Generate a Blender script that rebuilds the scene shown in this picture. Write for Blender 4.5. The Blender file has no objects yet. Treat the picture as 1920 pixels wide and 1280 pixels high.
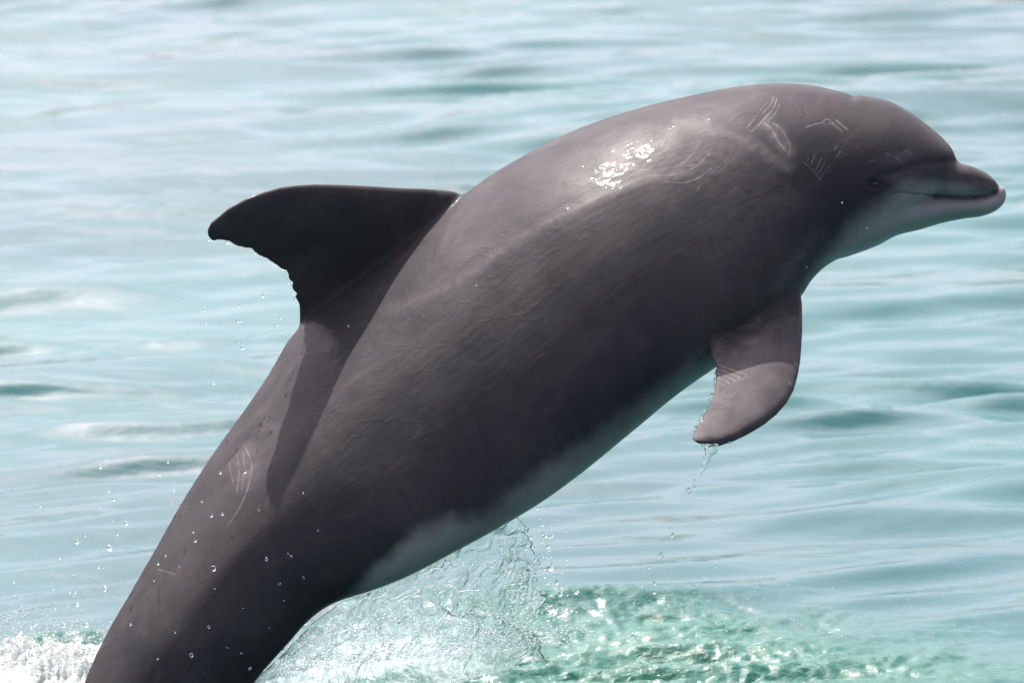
import bpy, bmesh, math, random
import numpy as np
from mathutils import Vector, Matrix, Euler

# ------------------------------------------------------------------ camera, sky, sun, exposure
SC = bpy.context.scene
COL = SC.collection
PITCH = math.radians(12.0)
DIST = 8.0
CAM_H = 2.40
cam_d = bpy.data.cameras.new('camera')
cam = bpy.data.objects.new('camera', cam_d); COL.objects.link(cam)
cam.location = (0, 0, CAM_H)
cam.rotation_euler = (math.pi/2 - PITCH, 0, 0)
cam_d.sensor_width = 36.0
cam_d.lens = 36.0/1.92*DIST
cam_d.clip_start = 0.1
cam_d.clip_end = 20000
cam_d.dof.use_dof = True
cam_d.dof.focus_distance = DIST - 0.15
cam_d.dof.aperture_fstop = 6.3
SC.camera = cam

# direction towards the sun, first in the dolphin's tilted frame, then in the world
SUN_L = Vector((-0.25, 0.32, 1.0)).normalized()
ROOT_M = Matrix.Rotation(-PITCH, 4, 'X')
SUN_W = (ROOT_M.to_3x3() @ SUN_L).normalized()
sun_el = math.asin(SUN_W.z)
sun_az = math.atan2(SUN_W.x, SUN_W.y)          # clockwise from +Y

world = bpy.data.worlds.new('World'); SC.world = world
world.use_nodes = True
wt = world.node_tree; wt.nodes.clear()
w_out = wt.nodes.new('ShaderNodeOutputWorld')
w_bg = wt.nodes.new('ShaderNodeBackground')
w_sky = wt.nodes.new('ShaderNodeTexSky')
w_sky.sky_type = 'NISHITA'
w_sky.sun_disc = False
w_sky.sun_elevation = sun_el
w_sky.sun_rotation = sun_az
w_sky.altitude = 0
w_sky.air_density = 1.0
w_sky.dust_density = 7.0
w_sky.ozone_density = 1.0
w_bg.inputs['Strength'].default_value = 0.125
w_hs = wt.nodes.new('ShaderNodeHueSaturation')      # a milky, hazy summer sky
w_hs.inputs['Saturation'].default_value = 0.45
wt.links.new(w_sky.outputs[0], w_hs.inputs['Color'])
w_tn = wt.nodes.new('ShaderNodeMix'); w_tn.data_type = 'RGBA'; w_tn.blend_type = 'MULTIPLY'
w_tn.inputs[0].default_value = 1.0; w_tn.inputs[7].default_value = (1.06, 0.955, 1.06, 1)
wt.links.new(w_hs.outputs[0], w_tn.inputs[6])
wt.links.new(w_tn.outputs[2], w_bg.inputs['Color'])
wt.links.new(w_bg.outputs[0], w_out.inputs['Surface'])

sd = bpy.data.lights.new('sun', 'SUN'); sd.energy = 5.0; sd.angle = math.radians(0.5)
sd.color = (1.0, 0.93, 0.85)
sun = bpy.data.objects.new('sun', sd); COL.objects.link(sun)
sun.rotation_euler = SUN_W.to_track_quat('Z', 'Y').to_euler()

SC.view_settings.view_transform = 'Standard'
SC.view_settings.look = 'None'
SC.view_settings.exposure = 1.45
SC.view_settings.gamma = 1
SC.view_settings.use_curve_mapping = False
SC.cycles.use_denoising = True
SC.cycles.max_bounces = 10
SC.cycles.transmission_bounces = 8
SC.cycles.sample_clamp_indirect = 6

# ------------------------------------------------------------------ helpers
rng = np.random.RandomState(7)
random.seed(7)
_perm = np.arange(256); rng.shuffle(_perm); _perm = np.concatenate([_perm, _perm, _perm])
_g3 = rng.randn(256, 3); _g3 /= np.linalg.norm(_g3, axis=1)[:, None]

def perlin(x, y, z):
    x, y, z = np.broadcast_arrays(np.asarray(x, float), np.asarray(y, float), np.asarray(z, float))
    xi = np.floor(x).astype(int); yi = np.floor(y).astype(int); zi = np.floor(z).astype(int)
    xf, yf, zf = x-xi, y-yi, z-zi
    u, v, w = [t*t*t*(t*(t*6-15)+10) for t in (xf, yf, zf)]
    def g(a, b, c):
        h = _perm[_perm[_perm[(xi+a) & 255] + ((yi+b) & 255)] + ((zi+c) & 255)]
        k = _g3[h]
        return k[..., 0]*(xf-a) + k[..., 1]*(yf-b) + k[..., 2]*(zf-c)
    def L(a, b, t): return a + (b-a)*t
    return L(L(L(g(0,0,0), g(1,0,0), u), L(g(0,1,0), g(1,1,0), u), v),
             L(L(g(0,0,1), g(1,0,1), u), L(g(0,1,1), g(1,1,1), u), v), w)*1.6

def fbm(x, y, z, oct=4, gain=0.5, lac=2.03):
    r = 0; a = 1.0
    for i in range(oct):
        r = r + a*perlin(x, y, z); x, y, z = x*lac+13.1, y*lac+7.7, z*lac+3.3; a *= gain
    return r

def sstep(a, b, x):
    t = np.clip((x-a)/(b-a), 0, 1); return t*t*(3-2*t)

def mesh_np(name, V, F, smooth=True):
    """fast mesh from arrays; F is (n,3) or (n,4)"""
    me = bpy.data.meshes.new(name)
    V = np.asarray(V, np.float32); F = np.asarray(F, np.int32)
    n, k = F.shape
    me.vertices.add(len(V)); me.vertices.foreach_set('co', V.ravel())
    me.loops.add(n*k); me.loops.foreach_set('vertex_index', F.ravel())
    me.polygons.add(n)
    me.polygons.foreach_set('loop_start', np.arange(0, n*k, k, dtype=np.int32))
    me.polygons.foreach_set('loop_total', np.full(n, k, np.int32))
    me.update(calc_edges=True)
    me.polygons.foreach_set('use_smooth', np.full(n, smooth))
    me.validate()
    return me

def link(name, me, mat=None, parent=None):
    o = bpy.data.objects.new(name, me); COL.objects.link(o)
    if mat is not None:
        me.materials.clear(); me.materials.append(mat)
    if parent is not None: o.parent = parent
    return o

def tag(o, label=None, cat=None, group=None, kind=None):
    if label: o['label'] = label
    if cat: o['category'] = cat
    if group: o['group'] = group
    if kind: o['kind'] = kind
    return o

def set_attr(me, name, arr):
    a = me.attributes.new(name, 'FLOAT', 'POINT')
    a.data.foreach_set('value', np.asarray(arr, np.float32))

def P(px, py, y=0.0):
    """point of the dolphin's frame (metres) whose outline position, in millimetres from the
    left/top of the 1.92 m wide side view, is px, py at depth y"""
    s = 1 + y/DIST
    return np.array([(px-960)/1000*s, y, (640-py)/1000*s])

def to_world(p):
    return ROOT_M.to_3x3() @ Vector(p) + ROOT_LOC
FWD = Vector((0, math.cos(PITCH), -math.sin(PITCH)))
ROOT_LOC = Vector((0, 0, CAM_H)) + FWD*DIST

def smooth_interp(A, n, power=None):
    """Catmull-Rom through rows of A, n samples evenly along the index"""
    A = np.asarray(A, float); m = len(A)
    E = np.vstack([2*A[0]-A[1], A, 2*A[-1]-A[-2]])
    d = np.sqrt(np.linalg.norm(np.diff(A[:, :2], axis=0), axis=1)+1e-6)
    cum = np.concatenate([[0], np.cumsum(d)])
    t = np.interp(np.linspace(0, cum[-1], n), cum, np.arange(m))
    i = np.clip(np.floor(t).astype(int), 0, m-2); f = (t-i)[:, None]
    p0, p1, p2, p3 = E[i], E[i+1], E[i+2], E[i+3]
    return 0.5*((2*p1) + (-p0+p2)*f + (2*p0-5*p1+4*p2-p3)*f*f + (-p0+3*p1-3*p2+p3)*f**3)

# ------------------------------------------------------------------ materials
def new_mat(name):
    m = bpy.data.materials.new(name); m.use_nodes = True
    nt = m.node_tree; nt.nodes.clear()
    return m, nt
class NT:
    def __init__(s, nt): s.nt = nt
    def n(s, t, **kw):
        nd = s.nt.nodes.new(t)
        for k, v in kw.items():
            if hasattr(nd, k): setattr(nd, k, v)
            else: nd.inputs[k.replace('_', ' ')].default_value = v
        return nd
    def l(s, a, b): s.nt.links.new(a, b)
    def noise(s, vec, scale, detail=4, rough=0.55, dist=0.0):
        nd = s.n('ShaderNodeTexNoise'); nd.inputs['Scale'].default_value = scale
        nd.inputs['Detail'].default_value = detail; nd.inputs['Roughness'].default_value = rough
        nd.inputs['Distortion'].default_value = dist
        if vec is not None: s.l(vec, nd.inputs['Vector'])
        return nd.outputs['Fac']
    def math(s, op, a, b=None, c=None, clamp=False):
        nd = s.n('ShaderNodeMath'); nd.operation = op; nd.use_clamp = clamp
        for i, v in enumerate((a, b, c)):
            if v is None: continue
            if isinstance(v, (int, float)): nd.inputs[i].default_value = v
            else: s.l(v, nd.inputs[i])
        return nd.outputs[0]
    def ramp(s, v, a, b, lo=0.0, hi=1.0):
        nd = s.n('ShaderNodeMapRange'); nd.interpolation_type = 'SMOOTHSTEP'
        s.l(v, nd.inputs['Value'])
        for k, x in zip(('From Min', 'From Max', 'To Min', 'To Max'), (a, b, lo, hi)): nd.inputs[k].default_value = x
        return nd.outputs[0]
    def mix(s, f, a, b):
        nd = s.n('ShaderNodeMix'); nd.data_type = 'RGBA'
        ins = [i for i in nd.inputs if i.type == 'RGBA']; fac = nd.inputs[0]
        if isinstance(f, (int, float)): fac.default_value = f
        else: s.l(f, fac)
        for i, v in zip(ins, (a, b)):
            if isinstance(v, tuple): i.default_value = (*v, 1)
            else: s.l(v, i)
        return [o for o in nd.outputs if o.type == 'RGBA'][0]
    def attr(s, name):
        nd = s.n('ShaderNodeAttribute'); nd.attribute_name = name; return nd.outputs['Fac']
    def coord(s, out='Object'): return s.n('ShaderNodeTexCoord').outputs[out]
    def mapping(s, vec, scale=(1,1,1), rot=(0,0,0), loc=(0,0,0)):
        nd = s.n('ShaderNodeMapping'); s.l(vec, nd.inputs['Vector'])
        nd.inputs['Scale'].default_value = scale; nd.inputs['Rotation'].default_value = rot; nd.inputs['Location'].default_value = loc
        return nd.outputs[0]
    def bump(s, h, dist, strength=1.0, prev=None):
        nd = s.n('ShaderNodeBump'); nd.inputs['Distance'].default_value = dist; nd.inputs['Strength'].default_value = strength
        s.l(h, nd.inputs['Height'])
        if prev is not None: s.l(prev, nd.inputs['Normal'])
        return nd.outputs[0]

def skin_material():
    m, nt = new_mat('dolphin_skin'); N = NT(nt)
    out = N.n('ShaderNodeOutputMaterial'); b = N.n('ShaderNodeBsdfPrincipled')
    N.l(b.outputs[0], out.inputs['Surface'])
    co = N.coord()
    # streaks run along the body axis (about 45 degrees in the side view)
    along = N.mapping(co, (1, 1, 1), (0, math.radians(42), 0))
    streak = N.noise(N.mapping(along, (2.2, 6, 13)), 1.0, 5, 0.6, 0.4)
    cloud = N.noise(co, 4.5, 5, 0.6, 0.6)
    fine = N.noise(co, 55, 4, 0.65)
    col = N.mix(N.ramp(cloud, 0.3, 0.72), (0.024, 0.0242, 0.0268), (0.042, 0.0400, 0.0415))
    col = N.mix(N.math('MULTIPLY', N.ramp(streak, 0.48, 0.75), 0.45), col, (0.062, 0.054, 0.054))
    blot = N.noise(co, 17, 5, 0.7, 0.8)
    col = N.mix(N.math('MULTIPLY', N.ramp(blot, 0.52, 0.72), 0.30), col, (0.062, 0.056, 0.056))
    col = N.mix(N.math('MULTIPLY', N.ramp(blot, 0.46, 0.28), 0.35), col, (0.016, 0.016, 0.020))
    col = N.mix(N.math('MULTIPLY', N.ramp(fine, 0.55, 0.8), 0.16), col, (0.045, 0.042, 0.048))
    belly = N.attr('belly')
    bcol = N.mix(N.ramp(streak, 0.3, 0.7), (0.25, 0.27, 0.27), (0.33, 0.345, 0.335))
    col = N.mix(belly, col, bcol)
    col = N.mix(N.attr('pale'), col, (0.25, 0.23, 0.225))
    sn = N.noise(co, 160, 3, 0.6)
    sc = N.math('MULTIPLY', N.attr('scar'), N.ramp(sn, 0.3, 0.6, 0.45, 1.0), clamp=True)
    col = N.mix(sc, col, (0.33, 0.31, 0.31))
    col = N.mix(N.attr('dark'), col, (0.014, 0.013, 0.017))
    N.l(col, b.inputs['Base Color'])
    r = N.ramp(N.noise(co, 9, 4, 0.6), 0.3, 0.7, 0.38, 0.52)
    N.l(r, b.inputs['Roughness'])
    b.inputs['IOR'].default_value = 1.4
    b.inputs['Specular IOR Level'].default_value = 0.035
    b.inputs['Coat Weight'].default_value = 0.09
    b.inputs['Coat IOR'].default_value = 1.33
    N.l(N.ramp(N.noise(co, 14, 3, 0.6), 0.35, 0.7, 0.035, 0.07), b.inputs['Coat Roughness'])
    # thin water film: wandering ridges, only where the film still runs off the flank
    film = N.attr('film')
    warp = N.noise(along, 9, 3, 0.6)
    wv = N.n('ShaderNodeTexNoise'); wv.noise_type = 'RIDGED_MULTIFRACTAL' if hasattr(wv, 'noise_type') else None
    wv.inputs['Scale'].default_value = 17; wv.inputs['Detail'].default_value = 3; wv.inputs['Distortion'].default_value = 1.8
    N.l(N.mapping(along, (0.8, 1, 1.5)), wv.inputs['Vector'])
    h1 = N.math('MULTIPLY', wv.outputs['Fac'], film)
    b1 = N.bump(h1, 0.0016, 0.55)
    b2 = N.bump(N.noise(N.mapping(along, (14, 20, 60)), 1.0, 5, 0.6, 0.5), 0.0012, 0.55, b1)
    b3 = N.bump(N.noise(co, 240, 3, 0.6), 0.0003, 0.6, b2)
    N.l(b3, b.inputs['Normal'])
    b4 = N.bump(N.noise(along, 15, 2, 0.5, 0.5), 0.0070, 0.8, b1)
    b4 = N.bump(N.noise(co, 75, 3, 0.6), 0.0008, 0.8, b4)
    N.l(b4, b.inputs['Coat Normal'])
    return m

def sea_material():
    m, nt = new_mat('sea_water'); N = NT(nt)
    out = N.n('ShaderNodeOutputMaterial'); b = N.n('ShaderNodeBsdfPrincipled')
    N.l(b.outputs[0], out.inputs['Surface'])
    co = N.coord()
    n1 = N.noise(N.mapping(co, (0.35, 0.6, 1)), 1.0, 4, 0.55, 0.5)
    col = N.mix(N.ramp(n1, 0.3, 0.7), (0.011, 0.055, 0.059), (0.017, 0.076, 0.076))
    churn = N.attr('churn')
    col = N.mix(N.ramp(churn, 0.0, 0.8), col, (0.007, 0.070, 0.050))
    foam = N.attr('foam')
    fn = N.noise(co, 38, 5, 0.7, 1.2)
    fsum = N.math('ADD', foam, N.math('MULTIPLY', N.math('SUBTRACT', fn, 0.5), 1.3))
    ff = N.ramp(fsum, 0.38, 0.72)
    ff = N.math('MULTIPLY', ff, N.ramp(foam, 0.02, 0.15))
    col = N.mix(ff, col, (0.48, 0.55, 0.54))
    N.l(col, b.inputs['Base Color'])
    N.l(N.ramp(ff, 0, 1, 0.045, 0.5), b.inputs['Roughness'])
    b.inputs['IOR'].default_value = 1.333
    s1 = N.noise(N.mapping(co, (3.2, 6.5, 1)), 1.0, 3, 0.5, 0.3)
    b1 = N.bump(s1, 0.014, 0.4)
    s2 = N.noise(N.mapping(co, (11, 22, 1)), 1.0, 3, 0.5, 0.3)
    b2 = N.bump(s2, 0.0035, 0.5, b1)
    s3 = N.noise(N.mapping(co, (0.7, 1.1, 1)), 70, 4, 0.62, 0.6)
    h3 = N.math('MULTIPLY', s3, churn)
    b3 = N.bump(h3, 0.0075, 0.6, b2)
    N.l(b3, b.inputs['Normal'])
    return m

def clear_water_material(name='clear_water', aer=0.0, bumps=False):
    m, nt = new_mat(name); N = NT(nt)
    out = N.n('ShaderNodeOutputMaterial'); b = N.n('ShaderNodeBsdfPrincipled')
    b.inputs['Base Color'].default_value = (0.97, 1.0, 1.0, 1)
    b.inputs['Roughness'].default_value = 0.0
    b.inputs['IOR'].default_value = 1.333
    b.inputs['Transmission Weight'].default_value = 1.0
    if aer:
        co = N.coord()
        d = N.n('ShaderNodeBsdfPrincipled')
        d.inputs['Base Color'].default_value = (0.62, 0.70, 0.70, 1); d.inputs['Roughness'].default_value = 0.25
        mx = N.n('ShaderNodeMixShader')
        f = N.math('ADD', N.attr('aer'), N.math('MULTIPLY', N.math('SUBTRACT', N.noise(co, 45, 5, 0.7, 1.5), 0.5), 1.6))
        N.l(N.math('MULTIPLY', N.ramp(f, 0.25, 0.85), aer), mx.inputs[0])
        tr = N.n('ShaderNodeBsdfTranslucent'); tr.inputs['Color'].default_value = (0.50, 0.58, 0.60, 1)
        m2 = N.n('ShaderNodeMixShader'); m2.inputs[0].default_value = 0.75
        N.l(d.outputs[0], m2.inputs[1]); N.l(tr.outputs[0], m2.inputs[2])
        N.l(b.outputs[0], mx.inputs[1]); N.l(m2.outputs[0], mx.inputs[2])
        N.l(mx.outputs[0], out.inputs['Surface'])
        bp = N.bump(N.noise(co, 60, 4, 0.6, 1.0), 0.0019, 0.6)
        N.l(bp, b.inputs['Normal']); N.l(bp, d.inputs['Normal'])
    else:
        N.l(b.outputs[0], out.inputs['Surface'])
    return m

def foam_material():
    m, nt = new_mat('white_foam'); N = NT(nt)
    out = N.n('ShaderNodeOutputMaterial'); b = N.n('ShaderNodeBsdfPrincipled')
    co = N.coord()
    col = N.mix(N.ramp(N.noise(co, 30, 4, 0.6), 0.3, 0.7), (0.42, 0.50, 0.50), (0.66, 0.68, 0.67))
    N.l(col, b.inputs['Base Color']); b.inputs['Roughness'].default_value = 0.25
    b.inputs['Subsurface Weight'].default_value = 0.0
    N.l(N.bump(N.noise(co, 130, 4, 0.7), 0.006, 0.9), b.inputs['Normal'])
    tr = N.n('ShaderNodeBsdfTranslucent'); tr.inputs['Color'].default_value = (0.55, 0.58, 0.57, 1)
    mx = N.n('ShaderNodeMixShader'); mx.inputs[0].default_value = 0.55
    N.l(b.outputs[0], mx.inputs[1]); N.l(tr.outputs[0], mx.inputs[2]); N.l(mx.outputs[0], out.inputs['Surface'])
    return m

def eye_material():
    m, nt = new_mat('dolphin_eye'); N = NT(nt)
    out = N.n('ShaderNodeOutputMaterial'); b = N.n('ShaderNodeBsdfPrincipled')
    col = N.mix(N.ramp(N.noise(N.coord(), 120, 3), 0.35, 0.65), (0.008, 0.007, 0.008), (0.03, 0.02, 0.016))
    N.l(col, b.inputs['Base Color']); b.inputs['Roughness'].default_value = 0.3
    b.inputs['Specular IOR Level'].default_value = 0.25
    N.l(b.outputs[0], out.inputs['Surface'])
    return m

M_SKIN = skin_material(); M_SEA = sea_material(); M_DROP = clear_water_material()
M_SHEET = clear_water_material('splash_water', 0.75); M_FOAM = foam_material(); M_EYE = eye_material()

# ------------------------------------------------------------------ sea
def axis_samples(zones, far):
    """zones = [(start, end, step), ...] contiguous; geometric growth out to +-far"""
    a = []
    for s, e, st in zones:
        n = max(1, int(round((e-s)/st))); a += list(np.linspace(s, e, n, endpoint=False))
    a.append(zones[-1][1])
    lo = [a[0]]; st = zones[0][2]
    while lo[-1] > -far: st *= 1.13; lo.append(lo[-1]-st)
    hi = [a[-1]]; st = zones[-1][2]
    while hi[-1] < far: st *= 1.13; hi.append(hi[-1]+st)
    return np.array(lo[:0:-1] + a + hi[1:])

def wave_height(x, y):
    r = np.random.RandomState(24)
    h = np.zeros_like(x)
    wx = x + 0.22*perlin(x*0.5, y*0.7, 4.2); wy = y + 0.30*perlin(x*0.45, y*0.6, 9.1)
    for lam, k in ((2.3, 2), (1.6, 3), (1.05, 4), (0.68, 5), (0.44, 6), (0.30, 7), (0.21, 7), (0.15, 7)):
        for _ in range(k):
            ang = math.radians(90 + 12 + r.uniform(-20, 20)); l = lam*r.uniform(0.82, 1.22)
            kk = 2*math.pi/l; ph = r.uniform(0, 6.28)
            amp = l*WAVE_STEEP.get(lam)*r.uniform(0.6, 1.2)
            if lam <= 0.68:
                amp = amp*(0.55+0.9*np.clip(0.5+perlin(x*0.6+lam*9, y*0.5, lam*7), 0, 1.2))
            c = np.cos(kk*(wx*math.cos(ang)+wy*math.sin(ang))+ph)
            h += amp*(c + 0.18*np.cos(2*(kk*(wx*math.cos(ang)+wy*math.sin(ang))+ph)))
    return h
WAVE_STEEP = {2.3: 0.0058, 1.6: 0.0056, 1.05: 0.0052, 0.68: 0.0050, 0.44: 0.0080, 0.30: 0.0105, 0.21: 0.0105, 0.15: 0.0085}

def churn_mask(x, y):
    """where the leap has stirred the water: an oval under and behind the belly"""
    w = 0.12*perlin(x*3, y*4, 2.2)
    e1 = np.sqrt(((x-0.24)/0.92)**2 + ((y-8.1)/0.68)**2) + w
    e2 = np.sqrt(((x+0.85)/0.50)**2 + ((y-8.0)/0.40)**2) + w
    return np.maximum(sstep(1.16, 0.3, e1+0.10*perlin(x*9, y*6, 7.2)), sstep(1.05, 0.6, e2))

def build_sea():
    xs = axis_samples([(-2.6, -1.25, 0.028), (-1.25, 1.25, 0.0078), (1.25, 2.6, 0.028)], 6000)
    ys = axis_samples([(6.8, 7.7, 0.02), (7.7, 9.0, 0.008), (9.0, 13.0, 0.021), (13.0, 20.0, 0.034)], 6000)
    X, Y = np.meshgrid(xs, ys)
    fade = sstep(60, 20, np.hypot(X, Y-10))
    Z = wave_height(X, Y)*fade
    ch = churn_mask(X, Y)
    near = ch > 0
    x, y = X[near], Y[near]; c = ch[near]
    q = 0.05*fbm(x*5, y*5, 1.1, 2)
    n1 = fbm(x*7+q*30, y*9, 0.5, 3)
    rid = 1-np.abs(fbm(x*30+q*80, y*46, 3.5, 3))
    n2 = perlin(x*3+4, y*5, 5.5)
    z = c*(0.014*n1 + (0.008+0.007*n2)*(rid-0.6) + 0.004*perlin(x*44+q*60, y*56, 2.7) + 0.003*perlin(x*60, y*80, 7.7)-0.002)
    Z[near] += z
    V = np.stack([X, Y, Z], -1).reshape(-1, 3)
    ny, nx = X.shape
    i = np.arange(ny*nx).reshape(ny, nx)
    F = np.stack([i[:-1, :-1], i[:-1, 1:], i[1:, 1:], i[1:, :-1]], -1).reshape(-1, 4)
    me = mesh_np('sea', V, F)
    foam = np.zeros_like(X)
    # white water round the tail stock at the left, streaks of froth over the churned oval
    foam += 0.85*sstep(1.0, 0.2, 0.25*perlin(X*6, Y*8, 1.1)+np.sqrt(((X+0.95)/0.40)**2+((Y-8.1)/0.24)**2))
    foam += 0.45*sstep(1.0, 0.2, np.sqrt(((X+0.20)/0.45)**2+((Y-8.2)/0.3)**2))
    st = np.zeros_like(X); st[near] = np.clip(0.5*perlin(x*5, y*9, 8.8)+0.15, 0, 1)*c
    foam += 0.26*st
    set_attr(me, 'churn', ch.ravel()); set_attr(me, 'foam', np.clip(foam, 0, 1).ravel())
    o = link('sea', me, M_SEA)
    tag(o, kind='structure')
    return o
build_sea()

# ------------------------------------------------------------------ dolphin
def roll(x):      # the animal leans its back a little away from the camera
    return np.interp(x, [-1.0, -.75, -.3, .3, .75, 1], [0, .34, .60, .50, .16, .06])
def ridge(x):     # back rises to a ridge from the shoulders to the tail
    return np.interp(x, [-1.0, -.6, -.3, .1, .35, .6, 1], [1.35, 1.8, 2.1, 1.9, 1.35, 1.05, 1.0])
def lean(x):
    return 0.0*x
def loft_sections(rows, n, ring=96, p=1.0, cap=True):
    """rows: top x, top y, bottom x, bottom y, half width (mm), section power"""
    R = smooth_interp(rows, n)
    th = np.linspace(0, 2*np.pi, ring, endpoint=False)
    V = []
    for tx, ty, bx, by, w, pw in R:
        w = w*(1-.13*math.exp(-(((tx+bx)/2-760)/330)**2))
        T = P(tx, ty); B = P(bx, by); c = (T+B)/2; a = (T-B)/2
        cs, sn = np.cos(th), np.sin(th)
        cc = np.sign(cs)*np.abs(cs)**(2-pw if pw > 1 else 1.0*max(pw, .6)) if pw < 1 else cs
        ss = np.sign(sn)*np.abs(sn)**pw
        ln = np.linalg.norm(a)
        k = np.where(cs > 0, ridge(c[0]), 1.0); ss = np.sign(ss)*np.abs(ss)**k
        V.append(c[None]+cc[:, None]*a[None]+np.stack([0*ss, -ss*w/1000+roll(c[0])*cc*ln+lean(c[0]), 0*ss], -1))
    V = np.array(V)
    return grid_tube(V)

def grid_tube(V):
    n, r, _ = V.shape
    i = np.arange(n*r).reshape(n, r)
    j = np.roll(i, -1, axis=1)
    F = np.stack([i[:-1], j[:-1], j[1:], i[1:]], -1).reshape(-1, 4)
    verts = V.reshape(-1, 3)
    c0, c1 = V[0].mean(0), V[-1].mean(0)
    verts = np.vstack([verts, c0, c1]); a, b = len(verts)-2, len(verts)-1
    tri0 = [(j[0, k], i[0, k], a) for k in range(r)]
    tri1 = [(i[-1, k], j[-1, k], b) for k in range(r)]
    return verts, [tuple(f) for f in F] + tri0 + tri1

BODY = [  # tail to melon
 (52,1745, 92,1752, 14,1.0),
 (58,1690, 112,1702, 24,1.1),
 (66,1620, 150,1640, 36,1.2),
 (82,1540, 205,1572, 50,1.25),
 (100,1455, 275,1508, 66,1.25),
 (122,1370, 345,1440, 82,1.22),
 (155,1280, 408,1368, 98,1.18),
 (195,1192, 446,1320, 110,1.15),
 (240,1112, 476,1280, 122,1.12),
 (285,1032, 510,1238, 134,1.08),
 (335,942, 550,1195, 146,1.05),
 (392,854, 590,1152, 160,1.02),
 (447,777, 636,1122, 176,1.0),
 (497,702, 700,1100, 192,.97),
 (540,628, 770,1072, 204,.95),
 (582,576, 840,1034, 213,.93),
 (640,528, 930,985, 221,.92),
 (710,470, 1020,932, 228,.90),
 (790,409, 1100,873, 233,.90),
 (870,356, 1180,808, 235,.90),
 (950,303, 1260,740, 234,.90),
 (1040,256, 1340,683, 230,.92),
 (1130,219, 1400,640, 222,.94),
 (1230,189, 1442,607, 210,.96),
 (1330,167, 1478,577, 195,.98),
 (1400,156, 1500,553, 182,1.0),
 (1465,152, 1515,530, 168,1.0),
 (1530,157, 1538,506, 154,1.0),
 (1580,169, 1565,488, 145,1.0),
 (1625,177, 1598,474, 136,1.0),
 (1665,185, 1630,458, 127,1.0),
 (1702,205, 1660,438, 117,1.0),
 (1735,230, 1690,415, 103,.98),
 (1762,254, 1722,392, 86,.96),
 (1781,275, 1752,366, 64,.95),
 (1791,295, 1775,340, 38,.95),
 (1793,305, 1786,322, 14,1.0),
]
UPPER = [(1640,285,1650,392,92,.9),(1690,288,1690,370,84,.88),(1730,292,1728,368,74,.86),(1770,299,1766,370,62,.84),(1793,306.5,1793,372,54,.82),
 (1812,310,1810,372,49,.82),(1830,316,1830,372,44,.82),(1850,326,1850,369,38,.82),(1864,338,1863,364,27,.85),(1872,348,1870,357,12,1.0),(1874,352,1873,354,3,1)]
LOWER = [(1590,395,1575,486,112,1),(1644,378,1640,462,102,.95),(1680,365,1678,442,90,.9),(1720,366,1720,431.5,72,.95),(1765,369,1765,418,57,.95),
 (1805,371,1805,410.5,47,.95),(1838,369.5,1838,406,41,.95),(1858,364,1860,399,35,.95),(1871,352,1874,390,27,.85),(1879,349.5,1882,381,18,.95),(1884.5,356,1886,371,8,1),(1886,361,1886.5,366,2,1)]

def resample(pts, n):
    pts = np.asarray(pts, float); d = np.r_[0, np.cumsum(np.linalg.norm(np.diff(pts, axis=0), axis=1))]
    t = np.linspace(0, d[-1], n)
    return np.stack([np.interp(t, d, pts[:, k]) for k in range(pts.shape[1])], -1)

def loft_fin(L, T, th, nrm, m=30, blunt=0.0022):
    """L, T: n x 3 leading and trailing edge, th: half thickness at each station"""
    c = (1-np.cos(np.linspace(0, np.pi, m)))/2
    prof = (1.4845*np.sqrt(c)-0.63*c-1.758*c**2+1.4215*c**3-0.5075*c**4)*2.0
    prof /= prof.max()
    V = []
    for l, t, h, nn in zip(L, T, th, nrm):
        base = l[None]+(t-l)[None]*c[:, None]
        ed = np.sqrt(np.clip(np.minimum(c*14, (1-c)*22), 0, 1))
        off = (prof*h+blunt*ed)[:, None]*nn[None]
        V.append(np.vstack([base+off, (base-off)[-2:0:-1]]))
    return grid_tube(np.array(V))

def dorsal_fin():
    lead = [(885,420),(870,372),(855,358),(819,354.5),(754,353),(688,350),(639,347.6),(590,346),(557,348),(524,352),(491,361),(458,374),(429,390),(412,405),(397,417),(391,430),(392,442)]
    trail = [(590,680),(560,620),(557,592),(558.5,579),(555,564),(552,556),(561,552),(550,546),(546,536),(554,530),(543,527),(541,515),(537,506),(530,505),(517,495),(501,484),(489,480),(479,473),(474,465),(458,463),(442,459),(433,452),(425,449.5),(409,448),(400,450)]
    a = resample(lead, 170); b = resample(trail, 170)
    base0, base1 = np.array([557., 592.]), np.array([870., 358.])
    nb = np.array([-(base1-base0)[1], (base1-base0)[0]]); nb = -nb/np.linalg.norm(nb)
    def fy(q): return 0.150-0.45*max(-.06, float((np.array(q)-base0)@nb)/1000)
    L = np.array([P(*q, fy(q)) for q in a]); T = np.array([P(*q, fy(q)) for q in b])
    s = np.linspace(0, 1, 170)
    th = 0.006+0.027*(1-s)**1.1+0.030*np.exp(-s/0.10)
    th *= np.sqrt(np.clip((1.004-s)*22, 0, 1))
    return loft_fin(L, T, th, np.tile([.2, .95, .22], (170, 1)).astype(float), blunt=0.0024)

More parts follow.
